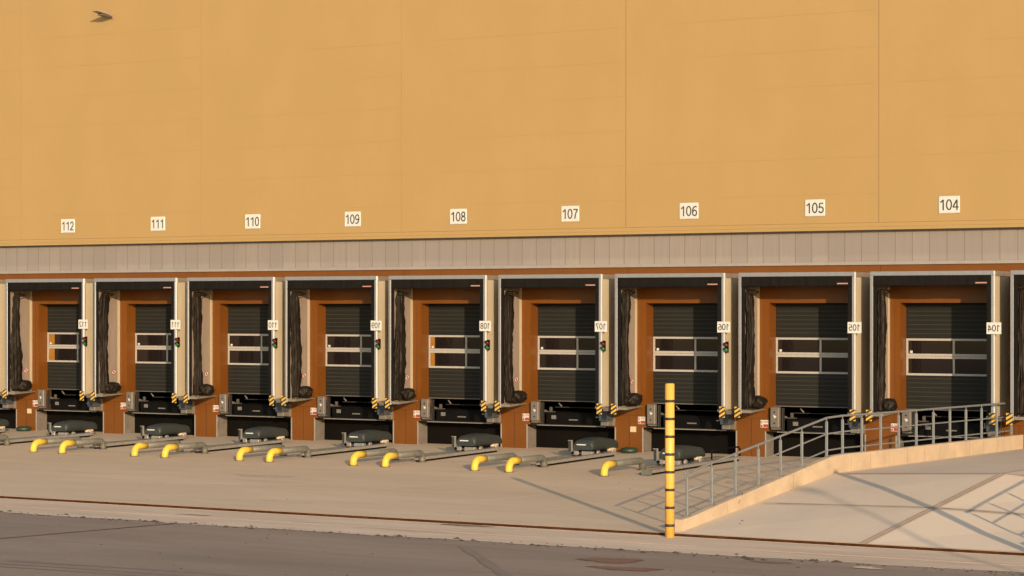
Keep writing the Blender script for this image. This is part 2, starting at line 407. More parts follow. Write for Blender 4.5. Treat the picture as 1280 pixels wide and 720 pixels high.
# flashing folds at foot of the cladding
mb.box(XL, XR, -0.155, 11.9, ZY + 0.095, ZY + 0.197, 'yellow')
mb.box(XL, XR, -0.175, 11.9, ZY + 0.012, ZY + 0.092, 'yellow')
mb.box(XL, XR, -0.1445, -0.14, ZY + 0.199, ZY + 0.213, 'yellow_seam')
mb.box(XL, XR, -0.1575, -0.1552, ZY + 0.094, ZY + 0.101, 'yellow_seam')
k = -10
xs = []
x = 12.504
while x > XL: xs.append(x); x -= 7.53
x = 12.504 + 7.53
while x < XR: xs.append(x); x += 7.53
for x in xs: mb.box(x - (0.009 if x > 0 else 0.005), x + (0.009 if x > 0 else 0.005), -0.1447, -0.14, ZY + 0.215, ZT, 'yellow_seam' if x > 0 else 'faint_seam')
rr = random.Random(3)
for i, z in enumerate([7.04 + 0.965 * k for k in range(11)]):
    for x in xs:
        # the horizontal laps only show in stretches
        if rr.random() < 0.75:
            L = rr.uniform(1.5, 7.2)
            mb.box(x - 0.05 - L, x - 0.05, -0.1424, -0.14, z, z + 0.006, 'yellow_seam')
mb.build('upper_cladding', wh)
mb = MB()
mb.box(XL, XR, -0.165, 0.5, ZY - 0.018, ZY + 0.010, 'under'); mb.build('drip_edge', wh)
mb = MB(); mb.box(XL, XR, -0.03, 11.5, ZB + 0.075, ZY - 0.02, 'fascia')
x = 1.544 - 0.474 * 150
while x < XR:
    if x > XL: mb.box(x - 0.008, x + 0.008, -0.034, -0.03, ZB + 0.08, ZY - 0.02, 'seam_dark')
    x += 0.474
mb.build('fascia', wh)
mb = MB(); mb.box(XL, XR, -0.055, 0.3, ZB - 0.004, ZB + 0.073, 'trim'); mb.build('fascia_sill', wh)
# brown wall with the openings
DW, DT, PZ = 1.295, 4.16, 0.68          # half width of door opening, its head, top of the pit
PL, PR = -1.41, 1.485
mb = MB()
mb.box(XL, XR, 0, 0.6, DT, ZB - 0.006, 'brown')
def cx(n): return C0 + n * S
edgesM = [XL] + sum([[cx(n) - DW, cx(n) + DW] for n in range(N0, N1 + 1)], []) + [XR]
for a, b in zip(edgesM[0::2], edgesM[1::2]): mb.box(a, b, 0, 0.6, PZ, DT, 'brown')
edgesP = [XL] + sum([[cx(n) + PL, cx(n) + PR] for n in range(N0, N1 + 1)], []) + [XR]
for a, b in zip(edgesP[0::2], edgesP[1::2]): mb.box(a, b, 0, 0.6, -0.5, PZ, 'brown')
for x in xs: mb.box(x - 0.008, x + 0.008, -0.004, 0, DT + 0.85, ZB - 0.01, 'brown_seam')
for n in range(N0, N1 + 1):
    xx = cx(n) - 1.83
    mb.box(xx - 0.007, xx + 0.007, -0.0045, 0, -0.05, 1.02, 'brown_seam')
    mb.box(cx(n) - 2.26, cx(n) - 1.42, -0.003, 0, 1.02, 1.029, 'brown_seam')
    mb.box(cx(n) - 1.452, cx(n) - 1.445, -0.003, 0, 1.04, 4.1, 'brown_seam')
mb.build('dock_wall', wh)

# doors (parts of the warehouse)
def door_meshes():
    base = empty('d')
    d = MB(); y = 0.42
    d.box(-DW, DW, y, y + 0.05, 1.375, DT + 0.02, 'door')
    door = d.build('door')
    r = MB(); z = 1.46
    while z < DT:
        if not (2.22 < z < 3.25): r.box(-DW + 0.03, DW - 0.03, y - 0.006, y, z, z + 0.012, 'groove')
        z += 0.118
    ribs = r.build('rib', door)
    s = MB(); s.box(-DW, DW, y - 0.01, y + 0.03, 1.350, 1.373, 'ctrl'); s.build('bottom_seal', door)
    w = MB(); a, b2, z0, z1 = -1.285, 1.285, 2.255, 3.225
    for zz0, zz1 in ((z0, z0 + 0.055), (z1 - 0.055, z1), (2.70, 2.76), (2.766, 2.826)): w.box(a, b2, y - 0.03, y, zz0, zz1, 'win')
    for xx0, xx1 in ((a, a + 0.055), (-0.0, 0.055), (b2 - 0.055, b2)):
        w.box(xx0, xx1, y - 0.028, y, z0 + 0.056, 2.699, 'win'); w.box(xx0, xx1, y - 0.028, y, 2.827, z1 - 0.056, 'win')
    w.build('window_frame', door)
    for (xa, xb) in ((a + 0.056, -0.001), (0.056, b2 - 0.056)):
        for (za, zb) in ((z0 + 0.056, 2.699), (2.827, z1 - 0.056)):
            q = MB(); q.box(xa, xb, y - 0.012, y - 0.004, za, zb, 'glass'); q.build('pane', door)
    q = MB(); q.box(-1.18, -1.11, y - 0.024, y - 0.0125, 2.835, 2.905, 'white', 0.008); q.build('white_square', door)  # small white square at the lower left of the upper pane
    bpy.data.objects.remove(base)
    return door
door0 = door_meshes()
for n in range(N0, N1 + 1):
    o = door0 if n == N0 else copy_tree(door0)
    o.parent = wh; o.location = (cx(n), 0, 0)
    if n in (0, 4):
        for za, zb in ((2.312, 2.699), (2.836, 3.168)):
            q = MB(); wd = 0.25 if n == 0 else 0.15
            q.box(-1.228, -1.228 + wd, 0.4035, 0.4075, za + 0.002, zb - 0.002, 'amber'); q.build('amber_glint', o)  # painted strip standing in for the jamb's reflection on the pane
# pit linings (concrete jambs and black back)
pl = MB()
pl.box(PL - 0.0, PL + 0.012, 0.005, 0.6, -0.05, PZ - 0.02, 'concrete_jamb')
pl.box(PL - 0.012, PL + 0.025, -0.012, 0.003, -0.04, PZ + 0.01, 'trim')
pl.box(PR - 0.025, PR + 0.012, -0.012, 0.003, -0.04, PZ + 0.01, 'trim')
pl.box(PL + 0.026, PR - 0.026, -0.012, 0.59, PZ - 0.028, PZ + 0.010, 'pit')
pl.box(PL + 0.35, PR - 0.3, -0.02, -0.0125, PZ - 0.008, PZ + 0.008, 'trim')
pit0 = pl.build('pit_lining')
b3 = MB(); b3.box(PL + 0.013, PR, 0.5, 0.6, -0.1, PZ - 0.03, 'pit'); b3.build('pit_buffer', pit0)
for n in range(N0, N1 + 1):
    o = pit0 if n == N0 else copy_tree(pit0)
    o.parent = wh; o.location = (cx(n), 0, 0)
# dark interior behind the openings
mb = MB()
mb.box(XL, XR, 3.2, 3.3, -0.5, ZY, 'black')
mb.box(XL, XR, 0.61, 3.2, -0.6, -0.5, 'black')
mb.build('interior_wall', wh)

# ------------------------------------------------------------------ dock levellers
def leveller():
    r = empty('dock_leveller')
    m = MB(); m.box(-0.93, 1.27, 0.10, 2.4, 1.00, 1.05, 'steel'); m.build('deck', r)
    m = MB(); m.box(-0.80, 1.27, 0.05, 0.09, 0.715, 1.02, 'steel', 0.01); m.build('front_beam', r)
    m = MB(); m.box(-1.27, 1.27, 0.0, 0.05, 0.692, 0.712, 'blk'); m.build('base_angle', r)
    m = MB(); m.box(-0.62, -0.47, 0.035, 0.049, 0.86, 0.965, 'grey_tag'); m.build('data_plate', r)
    m = MB(); m.box(-0.05, 0.24, 0.041, 0.049, 0.83, 0.865, 'ctrl'); m.build('name_strip', r)
    m = MB(); m.box(-0.80, -0.58, 0.06, 0.2, 1.05, 1.075, 'dull'); m.box(-0.73, -0.65, 0.10, 0.17, 1.075, 1.20, 'dull', 0.01); m.build('lip_support', r)
    m = MB(); m.poly([(-1.1, 0.16, 0.98), (-0.80, 0.35, 1.05), (-1.1, 0.16, 1.16)], 'dull'); 
    m.poly([(-1.1, 0.165, 0.98), (-1.1, 0.165, 1.16), (-0.80, 0.355, 1.05)], 'dull'); m.build('side_skirt', r)
    m = MB(); m.tube([(-0.47, 0.2, 1.31), (-0.40, 0.2, 1.24), (-0.37, 0.2, 1.22)], 0.022, 'grey_tag', 8); m.build('hook', r)
    m = MB(); m.box(-1.0, 1.2, 0.9, 0.95, 1.15, 1.17, 'ink'); m.build('rear_hinge_bar', r)
    return r

# ------------------------------------------------------------------ dock shelters
SW0, SW1, SB, ST = -1.656, 1.656, 1.30, 4.965
def drape(seed):
    rr = random.Random(seed); m = MB(); rings = []
    nz, na = 70, 40
    ph = [rr.uniform(0, 6.28) for _ in range(12)]
    for i in range(nz + 1):
        t = i / nz; z = 4.50 - t * 3.14
        ex = -1.50 + 0.02 * math.sin(3 * t + ph[0]) ; ey = -0.84 + 0.04 * math.sin(4.2 * t + ph[1])
        rx = 0.062 + 0.015 * math.sin(9 * t + ph[2]) + 0.02 * t; ry = 0.17 + 0.035 * math.sin(5 * t + ph[3])
        if t < 0.06: rx *= 0.6 + t * 6.6; ry *= 0.6 + t * 6.6
        ring = []
        for j in range(na):
            a = 2 * math.pi * j / na
            fold = 0.26 * math.sin(9 * a + ph[4] + 2.2 * math.sin(2.5 * t + ph[5])) + 0.14 * math.sin(11 * a + ph[6] + 3 * t * math.sin(ph[7])) \
                + 0.10 * math.sin(5 * a - 18 * t + ph[8]) + 0.09 * math.sin(3 * a + 47 * t + ph[10]) + rr.uniform(-0.05, 0.05)
            k = 1 + fold
            ring.append((ex + rx * k * math.cos(a), ey + ry * k * math.sin(a), z + 0.02 * math.sin(5 * a + ph[9])))
        rings.append(ring)
    m.loft(rings, 'drape', True, smooth=True)
    # pad of fabric gathered at the foot
    rings = []
    bx, by = -1.36 + rr.uniform(-0.04, 0.05), -0.62
    nb = 16
    for i in range(nb + 1):
        t = i / nb; el = math.pi * (t - 0.5)
        ring = []
        for j in range(30):
            a = 2 * math.pi * j / 30
            k = 1 + 0.13 * math.sin(4 * a + ph[10] + 6 * t) + 0.10 * math.sin(7 * a - 9 * t + ph[11]) + rr.uniform(-0.07, 0.07)
            ring.append((bx + 0.20 * k * math.cos(el) ** 0.6 * math.cos(a) if math.cos(el) > 1e-6 else bx,
                         by + 0.27 * k * max(math.cos(el), 1e-4) ** 0.6 * math.sin(a), 1.50 + 0.165 * math.sin(el) * (1 + 0.1 * math.sin(3 * a + ph[3]))))
        rings.append(ring)
    m.loft(rings, 'drape', True, smooth=True)
    # strap loop near the head
    m.tube([(-1.47, -0.95, 4.44), (-1.40, -0.75, 4.50), (-1.33, -0.6, 4.45), (-1.36, -0.8, 4.40), (-1.45, -0.95, 4.41)], 0.018, 'drape', 8)
    return m

def hazard(mb, x0, x1, z0, z1, y):
    """black plate with slanted yellow bands, 2 mm proud"""
    mb.box(x0, x1, y, y + 0.012, z0, z1, 'blk')
    h = z1 - z0; w = x1 - x0; step = 0.118; bw = 0.062; sl = 0.62
    k = -4
    while k < 6:
        a = z0 + k * step
        pts = [(x0, a), (x1, a + w * sl), (x1, a + w * sl + bw), (x0, a + bw)]
        # clip to z range
        def clip(pts, lim, keep):
            out = []
            for i in range(len(pts)):
                p, q = pts[i], pts[(i + 1) % len(pts)]
                pi, qi = keep(p[1]), keep(q[1])
                if pi: out.append(p)
                if pi != qi:
                    t = (lim - p[1]) / (q[1] - p[1]); out.append((p[0] + (q[0] - p[0]) * t, lim))
            return out
        pts = clip(pts, z0, lambda v: v >= z0)
        if len(pts) > 2: pts = clip(pts, z1, lambda v: v <= z1)
        if len(pts) > 2: mb.poly([(p[0], y - 0.002, p[1]) for p in pts], 'hz')
        k += 1

def shelter(n):
    r = empty('dock_shelter', (cx(n), 0, 0))
    f = -DEP
    # side boxes
    m = MB(); m.box(SW0 + 0.004, SW0 + 0.045, f + 0.045, -0.002, SB, ST - 0.08, 'beige'); 
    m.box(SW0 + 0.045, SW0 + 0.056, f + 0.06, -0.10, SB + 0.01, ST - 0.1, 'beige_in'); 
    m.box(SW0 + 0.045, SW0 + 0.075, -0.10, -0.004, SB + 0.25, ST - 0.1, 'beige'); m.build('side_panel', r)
    m = MB(); m.box(SW1 - 0.045, SW1 - 0.004, f + 0.045, -0.002, SB, ST - 0.08, 'beige')
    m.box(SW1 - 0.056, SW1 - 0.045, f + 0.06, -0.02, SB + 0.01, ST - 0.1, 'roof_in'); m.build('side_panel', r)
    m = MB()
    m.box(SW1 - 0.003, SW1 + 0.003, f + 0.053, f + 0.085, SB + 0.02, ST - 0.14, 'under'); m.build('panel_gap', r)
    # roof
    m = MB(); m.box(SW0 + 0.004, SW1 - 0.004, f + 0.045, -0.002, ST - 0.078, ST - 0.01, 'alu')
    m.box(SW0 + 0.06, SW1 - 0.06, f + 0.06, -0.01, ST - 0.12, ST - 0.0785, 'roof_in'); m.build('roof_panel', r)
    # aluminium front frame
    m = MB()
    m.box(SW0, SW0 + 0.072, f - 0.01, f + 0.044, SB - 0.10, ST - 0.11, 'alu', 0.006)
    m.box(SW1 - 0.072, SW1, f - 0.01, f + 0.044, SB - 0.10, ST - 0.11, 'alu', 0.006)
    m.box(SW0, SW1, f - 0.012, f + 0.044, ST - 0.108, ST, 'alu', 0.006)
    m.build('front_frame', r)
    m = MB(); m.box(SW1 + 0.0005, SW1 + 0.012, f + 0.0, f + 0.05, SB - 0.02, ST - 0.005, 'white_trim'); m.build('corner_trim', r)
    m = MB(); m.box(SW0 - 0.012, SW0 - 0.0005, f + 0.0, f + 0.10, SB - 0.02, ST - 0.005, 'trim'); m.build('corner_trim', r)
    # head rail across the exterior side (top cap of the side wall)
    m = MB(); m.box(SW1 - 0.003, SW1 + 0.018, f + 0.088, -0.003, ST - 0.135, ST - 0.01, 'tray'); m.build('side_cap', r)
    # front curtains
    m = MB(); m.box(SW0 + 0.073, -1.479, f + 0.0, f + 0.02, SB + 0.02, ST - 0.11, 'curtain'); m.build('side_curtain', r)
    m = MB(); m.box(1.467, SW1 - 0.073, f + 0.0, f + 0.02, SB + 0.02, ST - 0.11, 'curtain'); m.build('side_curtain', r)
    m = MB(); rings = []
    rr = random.Random(n + 40)
    N = 60
    topz, botz = ST - 0.109, 4.59
    for layer_y, rev in ((f - 0.008, 0), (f + 0.004, 1)):
        for i in range(N):
            xa = SW0 + 0.075 + (3.162) * i / N; xb = SW0 + 0.075 + (3.162) * (i + 1) / N
            def yy(x): return layer_y + 0.004 * math.sin(x * 9 + n) + 0.003 * math.sin(x * 23 + 2 * n)
            def zz(x): return botz + 0.006 * math.sin(x * 4 + n * 1.3)
            q = [(xa, layer_y, topz), (xb, layer_y, topz), (xb, yy(xb), zz(xb)), (xa, yy(xa), zz(xa))]
            m.poly(q if not rev else q[::-1], 'curtain', True)
    hc = m.build('head_curtain', r)
    m = MB(); m.box(1.175, 1.475, f - 0.026, f - 0.018, 4.645, 4.677, 'pink'); m.build('maker_tag', hc)
    m = MB(); m.box(SW0 + 0.08, SW1 - 0.08, f - 0.0175, f - 0.013, 4.598, 4.612, 'steel'); m.build('hem', hc)
    # bottom trays, draped curtain
    m = MB()
    m.poly([(SW0 + 0.004, f + 0.02, 1.225), (-1.30, f + 0.02, 1.225), (-1.42, -0.005, 1.27), (SW0 + 0.004, -0.005, 1.27)], 'tray')
    m.poly([(SW0 + 0.004, f + 0.02, 1.30), (-1.30, f + 0.02, 1.30), (-1.42, -0.005, 1.30), (SW0 + 0.004, -0.005, 1.30)], 'tray')
    m.poly([(-1.30, f + 0.02, 1.225), (-1.42, -0.005, 1.27), (-1.42, -0.005, 1.30), (-1.30, f + 0.02, 1.30)], 'tray')
    m.poly([(SW0 + 0.004, f + 0.02, 1.225), (-1.30, f + 0.02, 1.225), (-1.30, f + 0.02, 1.30), (SW0 + 0.004, f + 0.02, 1.30)], 'tray')
    m.poly([(SW0 + 0.004, -0.005, 1.27), (-1.42, -0.005, 1.27), (-1.42, -0.005, 1.30), (SW0 + 0.004, -0.005, 1.30)], 'tray')
    m.build('bottom_tray', r)
    m = MB(); m.box(1.45, SW1 - 0.004, f + 0.03, -0.005, 1.24, 1.30, 'tray')
    m.box(1.62, 1.80, f + 0.16, f + 0.42, 1.17, 1.27, 'ctrl', 0.008); m.build('bottom_tray', r)
    d = drape(n * 7 + 3); d.build('bunched_curtain', r)
    # hazard plates
    m = MB(); hazard(m, -1.765, -1.600, 1.10, 1.39, f - 0.035); m.box(-1.70, -1.62, f - 0.022, f - 0.011, 1.12, 1.36, 'galv'); m.build('hazard_plate', r)
    m = MB(); hazard(m, 1.535, 1.700, 1.09, 1.385, f - 0.035); m.box(1.58, 1.65, f - 0.022, f - 0.011, 1.12, 1.36, 'galv'); m.build('hazard_plate', r)
    if n <= 6:
        # round prohibition sticker on the inner face of the left panel
        m = MB(); c = (SW0 + 0.0575, -0.28, 1.98)
        def disc(rad, x, mm, N=20): m.poly([(x, c[1] + rad * 1.35 * math.cos(2 * math.pi * i / N), c[2] + rad * math.sin(2 * math.pi * i / N)) for i in range(N)], mm)
        disc(0.085, c[0], 'red'); disc(0.062, c[0] + 0.001, 'white')
        x = c[0] + 0.002
        m.poly([(x, c[1] - 0.075, c[2] + 0.035), (x, c[1] - 0.055, c[2] + 0.052), (x, c[1] + 0.075, c[2] - 0.035), (x, c[1] + 0.055, c[2] - 0.052)], 'red')
        m.poly([(x, c[1] - 0.02, c[2] - 0.04), (x, c[1] + 0.02, c[2] - 0.04), (x, c[1] + 0.02, c[2] + 0.04), (x, c[1] - 0.02, c[2] + 0.04)], 'ink')
        m.build('prohibition_sticker', r)
    return r

num = lambda n: str(112 - n)
def place_word(n):
    if n == -1: return 'at the far left edge of the photo, cut off'
    if n == 9: return 'at the right edge of the photo, past the handrail'
    return None
for n in range(N0, N1 + 1):
    r = shelter(n)
    tag(r, ('black dock shelter under the wall number ' + num(n)) if place_word(n) is None else 'black dock shelter ' + place_word(n), 'dock shelter', 'dock shelters along the warehouse wall')

r0 = leveller()
repeats(r0, [(cx(n), 0, 0) for n in range(N0, N1 + 1)],
        [('black dock leveller under the door of bay ' + num(n)) if place_word(n) is None else 'black dock leveller ' + place_word(n) for n in range(N0, N1 + 1)],
        'dock leveller', 'dock levellers under the doors')

# grey control boxes left of each leveller
r0 = empty('control_box')
m = MB(); m.box(-1.20, -0.95, -0.15, -0.02, 0.80, 1.355, 'ctrl', 0.012); m.build('housing', r0)
m = MB(); m.box(-1.19, -0.96, -0.165, -0.151, 0.815, 1.34, 'ctrl', 0.006); m.build('cover', r0)
for zz in (1.22, 0.92):
    m = MB(); m.tube([(-1.075, -0.166, zz), (-1.075, -0.172, zz)], 0.022, 'steel', 10); m.build('screw', r0)
m = MB(); m.poly([(-1.11, -0.169, 1.14), (-1.07, -0.169, 1.05), (-1.01, -0.169, 1.10), (-1.05, -0.169, 1.13)], 'white'); m.build('sticker', r0)
m = MB(); m.box(-0.925, -0.89, -0.02, 0.10, 0.70, 1.33, 'blk'); m.build('mounting_post', r0)
m = MB(); m.box(-1.2, -0.95, -0.10, -0.005, 0.75, 0.79, 'galv_dark'); m.build('bracket', r0)
repeats(r0, [(cx(n), 0, 0) for n in range(N0, N1 + 1)],
        [('grey control box mounted left of the leveller at bay ' + num(n)) if place_word(n) is None else 'grey leveller control box ' + place_word(n) for n in range(N0, N1 + 1)],
        'control box', 'control boxes beside the levellers')
# dock bumpers
r0 = empty('dock_bumper')
m = MB(); m.box(1.20, 1.47, -0.48, -0.12, 0.86, 1.16, 'rubber', 0.02); m.build('rubber_block', r0)
m = MB(); m.box(1.22, 1.46, -0.40, -0.10, 0.73, 0.858, 'ctrl', 0.01); m.box(1.40, 1.475, -0.10, -0.005, 0.72, 1.10, 'tray'); m.build('bracket', r0)
m = MB(); m.box(1.02, 1.20, -0.30, -0.26, 0.95, 0.97, 'galv'); m.box(1.10, 1.13, -0.30, -0.26, 0.97, 1.08, 'galv'); m.build('lug', r0)
repeats(r0, [(cx(n), 0, 0) for n in range(N0, N1 + 1)],
        [('dark rubber dock bumper at the lower right of bay ' + num(n)) if place_word(n) is None else 'dark rubber dock bumper ' + place_word(n) for n in range(N0, N1 + 1)],
        'dock bumper', 'rubber dock bumpers')

# safety signs on the brown pillars
r0 = empty('safety_sign')
m = MB(); m.box(-1.55, -1.315, -0.012, -0.005, 0.79, 0.995, 'white'); m.build('plate', r0)
m = MB(); m.box(-1.47, -1.325, -0.0145, -0.0122, 0.80, 0.88, 'red'); 
for zz in (0.925, 0.955): m.box(-1.46, -1.33, -0.0145, -0.0122, zz, zz + 0.012, 'red')
m.box(-1.54, -1.49, -0.0145, -0.0122, 0.90, 0.97, 'pink'); m.box(-1.54, -1.49, -0.0145, -0.0122, 0.80, 0.86, 'red'); m.build('print', r0)
repeats(r0, [(cx(n), 0, 0) for n in range(N0, N1 + 1)],
        [('small red and white safety sign beside the control box of bay ' + num(n)) if place_word(n) is None else 'small red and white safety sign ' + place_word(n) for n in range(N0, N1 + 1)],
        'safety sign', 'red and white safety signs on the brown pillars')
# cream stickers + green drums on two pillars
for n in (0, 6):
    m = MB(); m.box(cx(n) - 1.80, cx(n) - 1.61, -0.010, -0.0055, 0.56, 0.715, 'cream'); o = m.build('wall_plate')
    tag(o, 'small square cream plate on the brown pillar left of bay ' + num(n), 'wall plate', 'cream wall plates')
    r = empty('rubber_drum', (cx(n) - 1.66, -0.32, gz(-0.3)))
    m = MB(); prof = [(0.17, 0), (0.235, 0.02), (0.25, 0.07), (0.235, 0.12), (0.17, 0.145), (0.05, 0.15)]
    m.loft([[(pr * math.cos(2 * math.pi * j / 24), pr * math.sin(2 * math.pi * j / 24), pz) for j in range(24)] for pr, pz in prof], 'green', True, smooth=True)
    m.build('body', r)
    m = MB(); m.tube([(0, 0, 0.15), (0, 0, 0.165)], 0.06, 'green', 12); m.build('hub', r)
    tag(r, 'low dark green rubber drum on the ground left of bay ' + num(n), 'rubber drum', 'green rubber drums by the wall')

# wall number signs and mirrored number signs
for n in range(0, 10):
    t = num(n)
    r = empty('number_sign', (cx(n) + 0.11, -0.145, 6.695))
    m = MB(); m.box(-0.285, 0.285, -0.025, -0.0, -0.225, 0.225, 'white', 0.02)
    m.build('plate', r)
    text_mesh(t, 0.54, 0.285, 'ink', sw=0.125).build('numerals', r, (0, -0.0262, -0.005))
    tag(r, 'white square sign reading %s on the ochre wall' % t, 'number sign', 'bay number signs on the ochre wall')
for n in range(0, 10):
    t = num(n)
    r = empty('mirrored_number_sign', (cx(n) + 1.668, -DEP - 0.02, 3.515))
    m = MB(); m.box(-0.19, 0.19, -0.022, -0.01, -0.145, 0.145, 'white'); m.build('plate', r)
    text_mesh(t, 0.335, 0.170, 'ink', True, sw=0.13).build('numerals', r, (0, -0.0232, 0))
    tag(r, 'small sign with mirror written %s on the shelter frame' % t, 'mirrored sign', 'mirror written bay numbers on the shelter frames')

# traffic lights
r0 = empty('traffic_light')
m = MB(); m.box(-0.035, 0.035, -0.01, 0.06, -0.15, 0.15, 'steel', 0.01); m.build('backplate', r0)
for zz, mm in ((0.066, 'sig_r'), (-0.066, 'sig_g')):
    m = MB(); rings = []
    for i in range(7):
        a = i / 6 * math.pi / 2; rad = 0.062 * math.cos(a) + 0.002; yy = -0.03 - 0.05 * math.sin(a)
        rings.append([(rad * math.cos(2 * math.pi * j / 16), yy, zz + rad * math.sin(2 * math.pi * j / 16)) for j in range(16)])
    m.loft(rings, mm, True, smooth=True); L = m.build('lamp', r0); L['label'] = 'red lamp' if zz > 0 else 'green lamp'
    m = MB(); rings = []
    for yy in (-0.01, -0.095):
        rings.append([(0.067 * math.cos(a), yy, zz + 0.067 * math.sin(a)) for a in [math.pi * j / 12 for j in range(13)]])
    m.loft(rings, 'steel', False, smooth=True, closed=False); m.build('visor', L)
repeats(r0, [(cx(n) + 1.745, -DEP - 0.01, 2.975) for n in range(0, 7)],
        ['red and green traffic light below the mirrored %s sign' % num(n) for n in range(0, 7)],
        'traffic light', 'traffic lights on the shelter frames')

# ------------------------------------------------------------------ wheel guides
def bend_front(mb, x, y0, zt, r, m):
    pts = [(x, y0, gz(y0) - 0.03), (x, y0, gz(y0) + 0.08)]
    R0 = 0.20; zc = zt - R0
    pts = [(x, y0, gz(y0) - 0.03)]
    for i in range(9):
        a = math.pi / 2 * i / 8
        pts.append((x, y0 + R0 - R0 * math.cos(a), zc + R0 * math.sin(a)))
    pts.append((x, y0 + R0 + 0.30, zt))
    mb.tube(pts, r, m, 18)
def base_flange(mb, x, y, r):
    z = gz(y)
    mb.tube([(x, y, z), (x, y, z + 0.012)], r, 'galv_dark', 16)
def bend_back(mb, x, y1, y2, zt, r, m):
    R0 = 0.16; pts = [(x, y1, zt)]
    for i in range(9):
        a = math.pi / 2 * i / 8
        pts.append((x, y2 - R0 + R0 * math.sin(a), zt - R0 + R0 * math.cos(a)))
    pts.append((x, y2, gz(y2) - 0.02)); mb.tube(pts, r, m, 18)
RT = 0.088
def short_guide(n):
    r = empty('wheel_guide'); x = cx(n) + 1.38 + (0.08 if n < 3 else 0); y0 = -7.32; zt = gz(-7) + 0.265
    m = MB(); bend_front(m, x, y0, zt, RT + 0.004, 'yel'); m.build('yellow_elbow', r)
    m = MB(); bend_back(m, x, y0 + 0.51, y0 + 2.0, zt, RT, 'galv_dark'); m.build('tube', r)
    m = MB(); base_flange(m, x, y0, 0.13); m.build('foot_plate', r); m = MB(); base_flange(m, x, y0 + 2.0, 0.12); m.build('foot_plate', r)
    return r
def long_guide(n, tube=True):
    r = empty('wheel_lock_guide'); x = cx(n) + 2.42 + (0.16 if n < 3 else 0); y0 = -7.36; zt = gz(-7) + 0.265
    if tube:
        m = MB(); bend_front(m, x, y0, zt, RT + 0.004, 'yel'); m.build('yellow_elbow', r)
        m = MB(); bend_back(m, x, y0 + 0.51, y0 + 1.75, zt, RT, 'galv_dark'); m.build('tube', r)
        m = MB(); base_flange(m, x, y0, 0.13); m.build('foot_plate', r); m = MB(); base_flange(m, x, y0 + 1.75, 0.12); m.build('foot_plate', r)
        ys = -5.62
    else: ys = -6.75
    # rail: channel profile just above the slab
    m = MB(); zc = 0.06
    def sbox(xa, xb, ya, yb, h0, h1, mm):
        m.loft([[(xa, q, gz(q) + h0), (xb, q, gz(q) + h0), (xb, q, gz(q) + h1), (xa, q, gz(q) + h1)] for q in (ya, yb)], mm, True)
    sbox(2.18 + cx(n), 2.36 + cx(n), ys, -1.6, 0.05, 0.125, 'galv')
    sbox(2.22 + cx(n), 2.32 + cx(n), ys + 0.02, -1.62, 0.0, 0.0495, 'steel')  # near-black strip: shade under the rail put into its colour
    sbox(1.98 + cx(n), 2.179 + cx(n), ys + 0.1, -1.7, 0.0, 0.05, 'galv_dark'); m.build('rail', r)
    m = MB(); m.box(1.42 + cx(n), 1.47 + cx(n), ys + 1.3, -0.7, -0.03, 0.03, 'galv_dark'); m.build('cable_duct', r)
    if not tube:
        m = MB(); m.box(2.12 + cx(n), 2.40 + cx(n), ys - 0.03, ys - 0.002, -0.09, 0.04, 'galv_dark'); m.build('end_plate', r)
    # carriage with its moulded cover
    X0, X1, Y0, Y1 = cx(n) + 1.52, cx(n) + 2.12, -2.50 - (2.2 if not tube else 0), -1.00 - (2.2 if not tube else 0)
    cv = MB(); rings = []
    ny = 14
    for i in range(ny + 1):
        t = i / ny; y = Y0 + (Y1 - Y0) * t
        e = min(t, 1 - t) * ny; k = 1 - 0.28 * max(0, 1 - e) ** 2
        hh = (0.25 + 0.07 * math.sin(math.pi * min(1, t * 1.15))) * (1 - 0.25 * max(0, 1 - e))
        zb = 0.175; w = (X1 - X0) / 2 * (1 - 0.05 * max(0, 1 - e)); xc = (X0 + X1) / 2
        prof = [(-1, 0.0), (-1, 0.55), (-0.93, 0.80), (-0.78, 0.95), (-0.4, 1.0), (0.4, 1.0), (0.78, 0.95), (0.93, 0.80), (1, 0.55), (1, 0.0)]
        rings.append([(xc + w * u, y, zb + hh * v) for u, v in prof])
    cv.loft(rings, 'cover', True, smooth=True); c = cv.build('cover', r)
    me = c.data
    m = MB(); m.box(X0 + 0.12, X0 + 0.40, Y0 - 0.006, Y0 - 0.001, 0.305, 0.335, 'white'); m.build('cover_label', c)
    m = MB(); m.box(X0 + 0.08, X1 - 0.06, Y0 + 0.1, Y1 - 0.1, 0.10, 0.164, 'steel')
    m.box(X0 + 0.25, X1 - 0.02, Y0 + 0.02, Y0 + 0.16, 0.03, 0.14, 'galv', 0.01); m.build('chassis', r)
    m = MB()
    for q in (Y0 + 0.35, Y1 - 0.3):
        m.tube([(X1 - 0.05, q, 0.085), (X1 + 0.02, q, 0.085)], 0.07, 'galv', 14)
    m.build('roller', r)
    m = MB(); m.box(X1 - 0.12, X1 + 0.015, Y1 - 0.55, Y1 - 0.22, 0.11, 0.19, 'cream', 0.02); m.build('motor', r)
    # upright L plate at the front left corner
    m = MB(); m.box(X0 - 0.13, X0 - 0.03, Y0 - 0.02, Y0 + 0.0, 0.12, 0.42, 'cover'); m.box(X0 - 0.03, X0 - 0.002, Y0 - 0.05, Y0 - 0.0, 0.06, 0.44, 'galv')
    m.box(X0 - 0.14, X0 - 0.031, Y0 - 0.03, Y0 - 0.021, 0.415, 0.435, 'galv'); m.build('stop_plate', r)
    m = MB(); m.box(X0 - 0.02, X0 + 0.22, Y0 - 0.10, Y0 - 0.055, 0.05, 0.15, 'galv', 0.01); m.tube([(X0 + 0.05, Y0 - 0.12, 0.10), (X0 + 0.05, Y0 - 0.09, 0.10)], 0.045, 'steel', 12); m.build('drive_bracket', r)
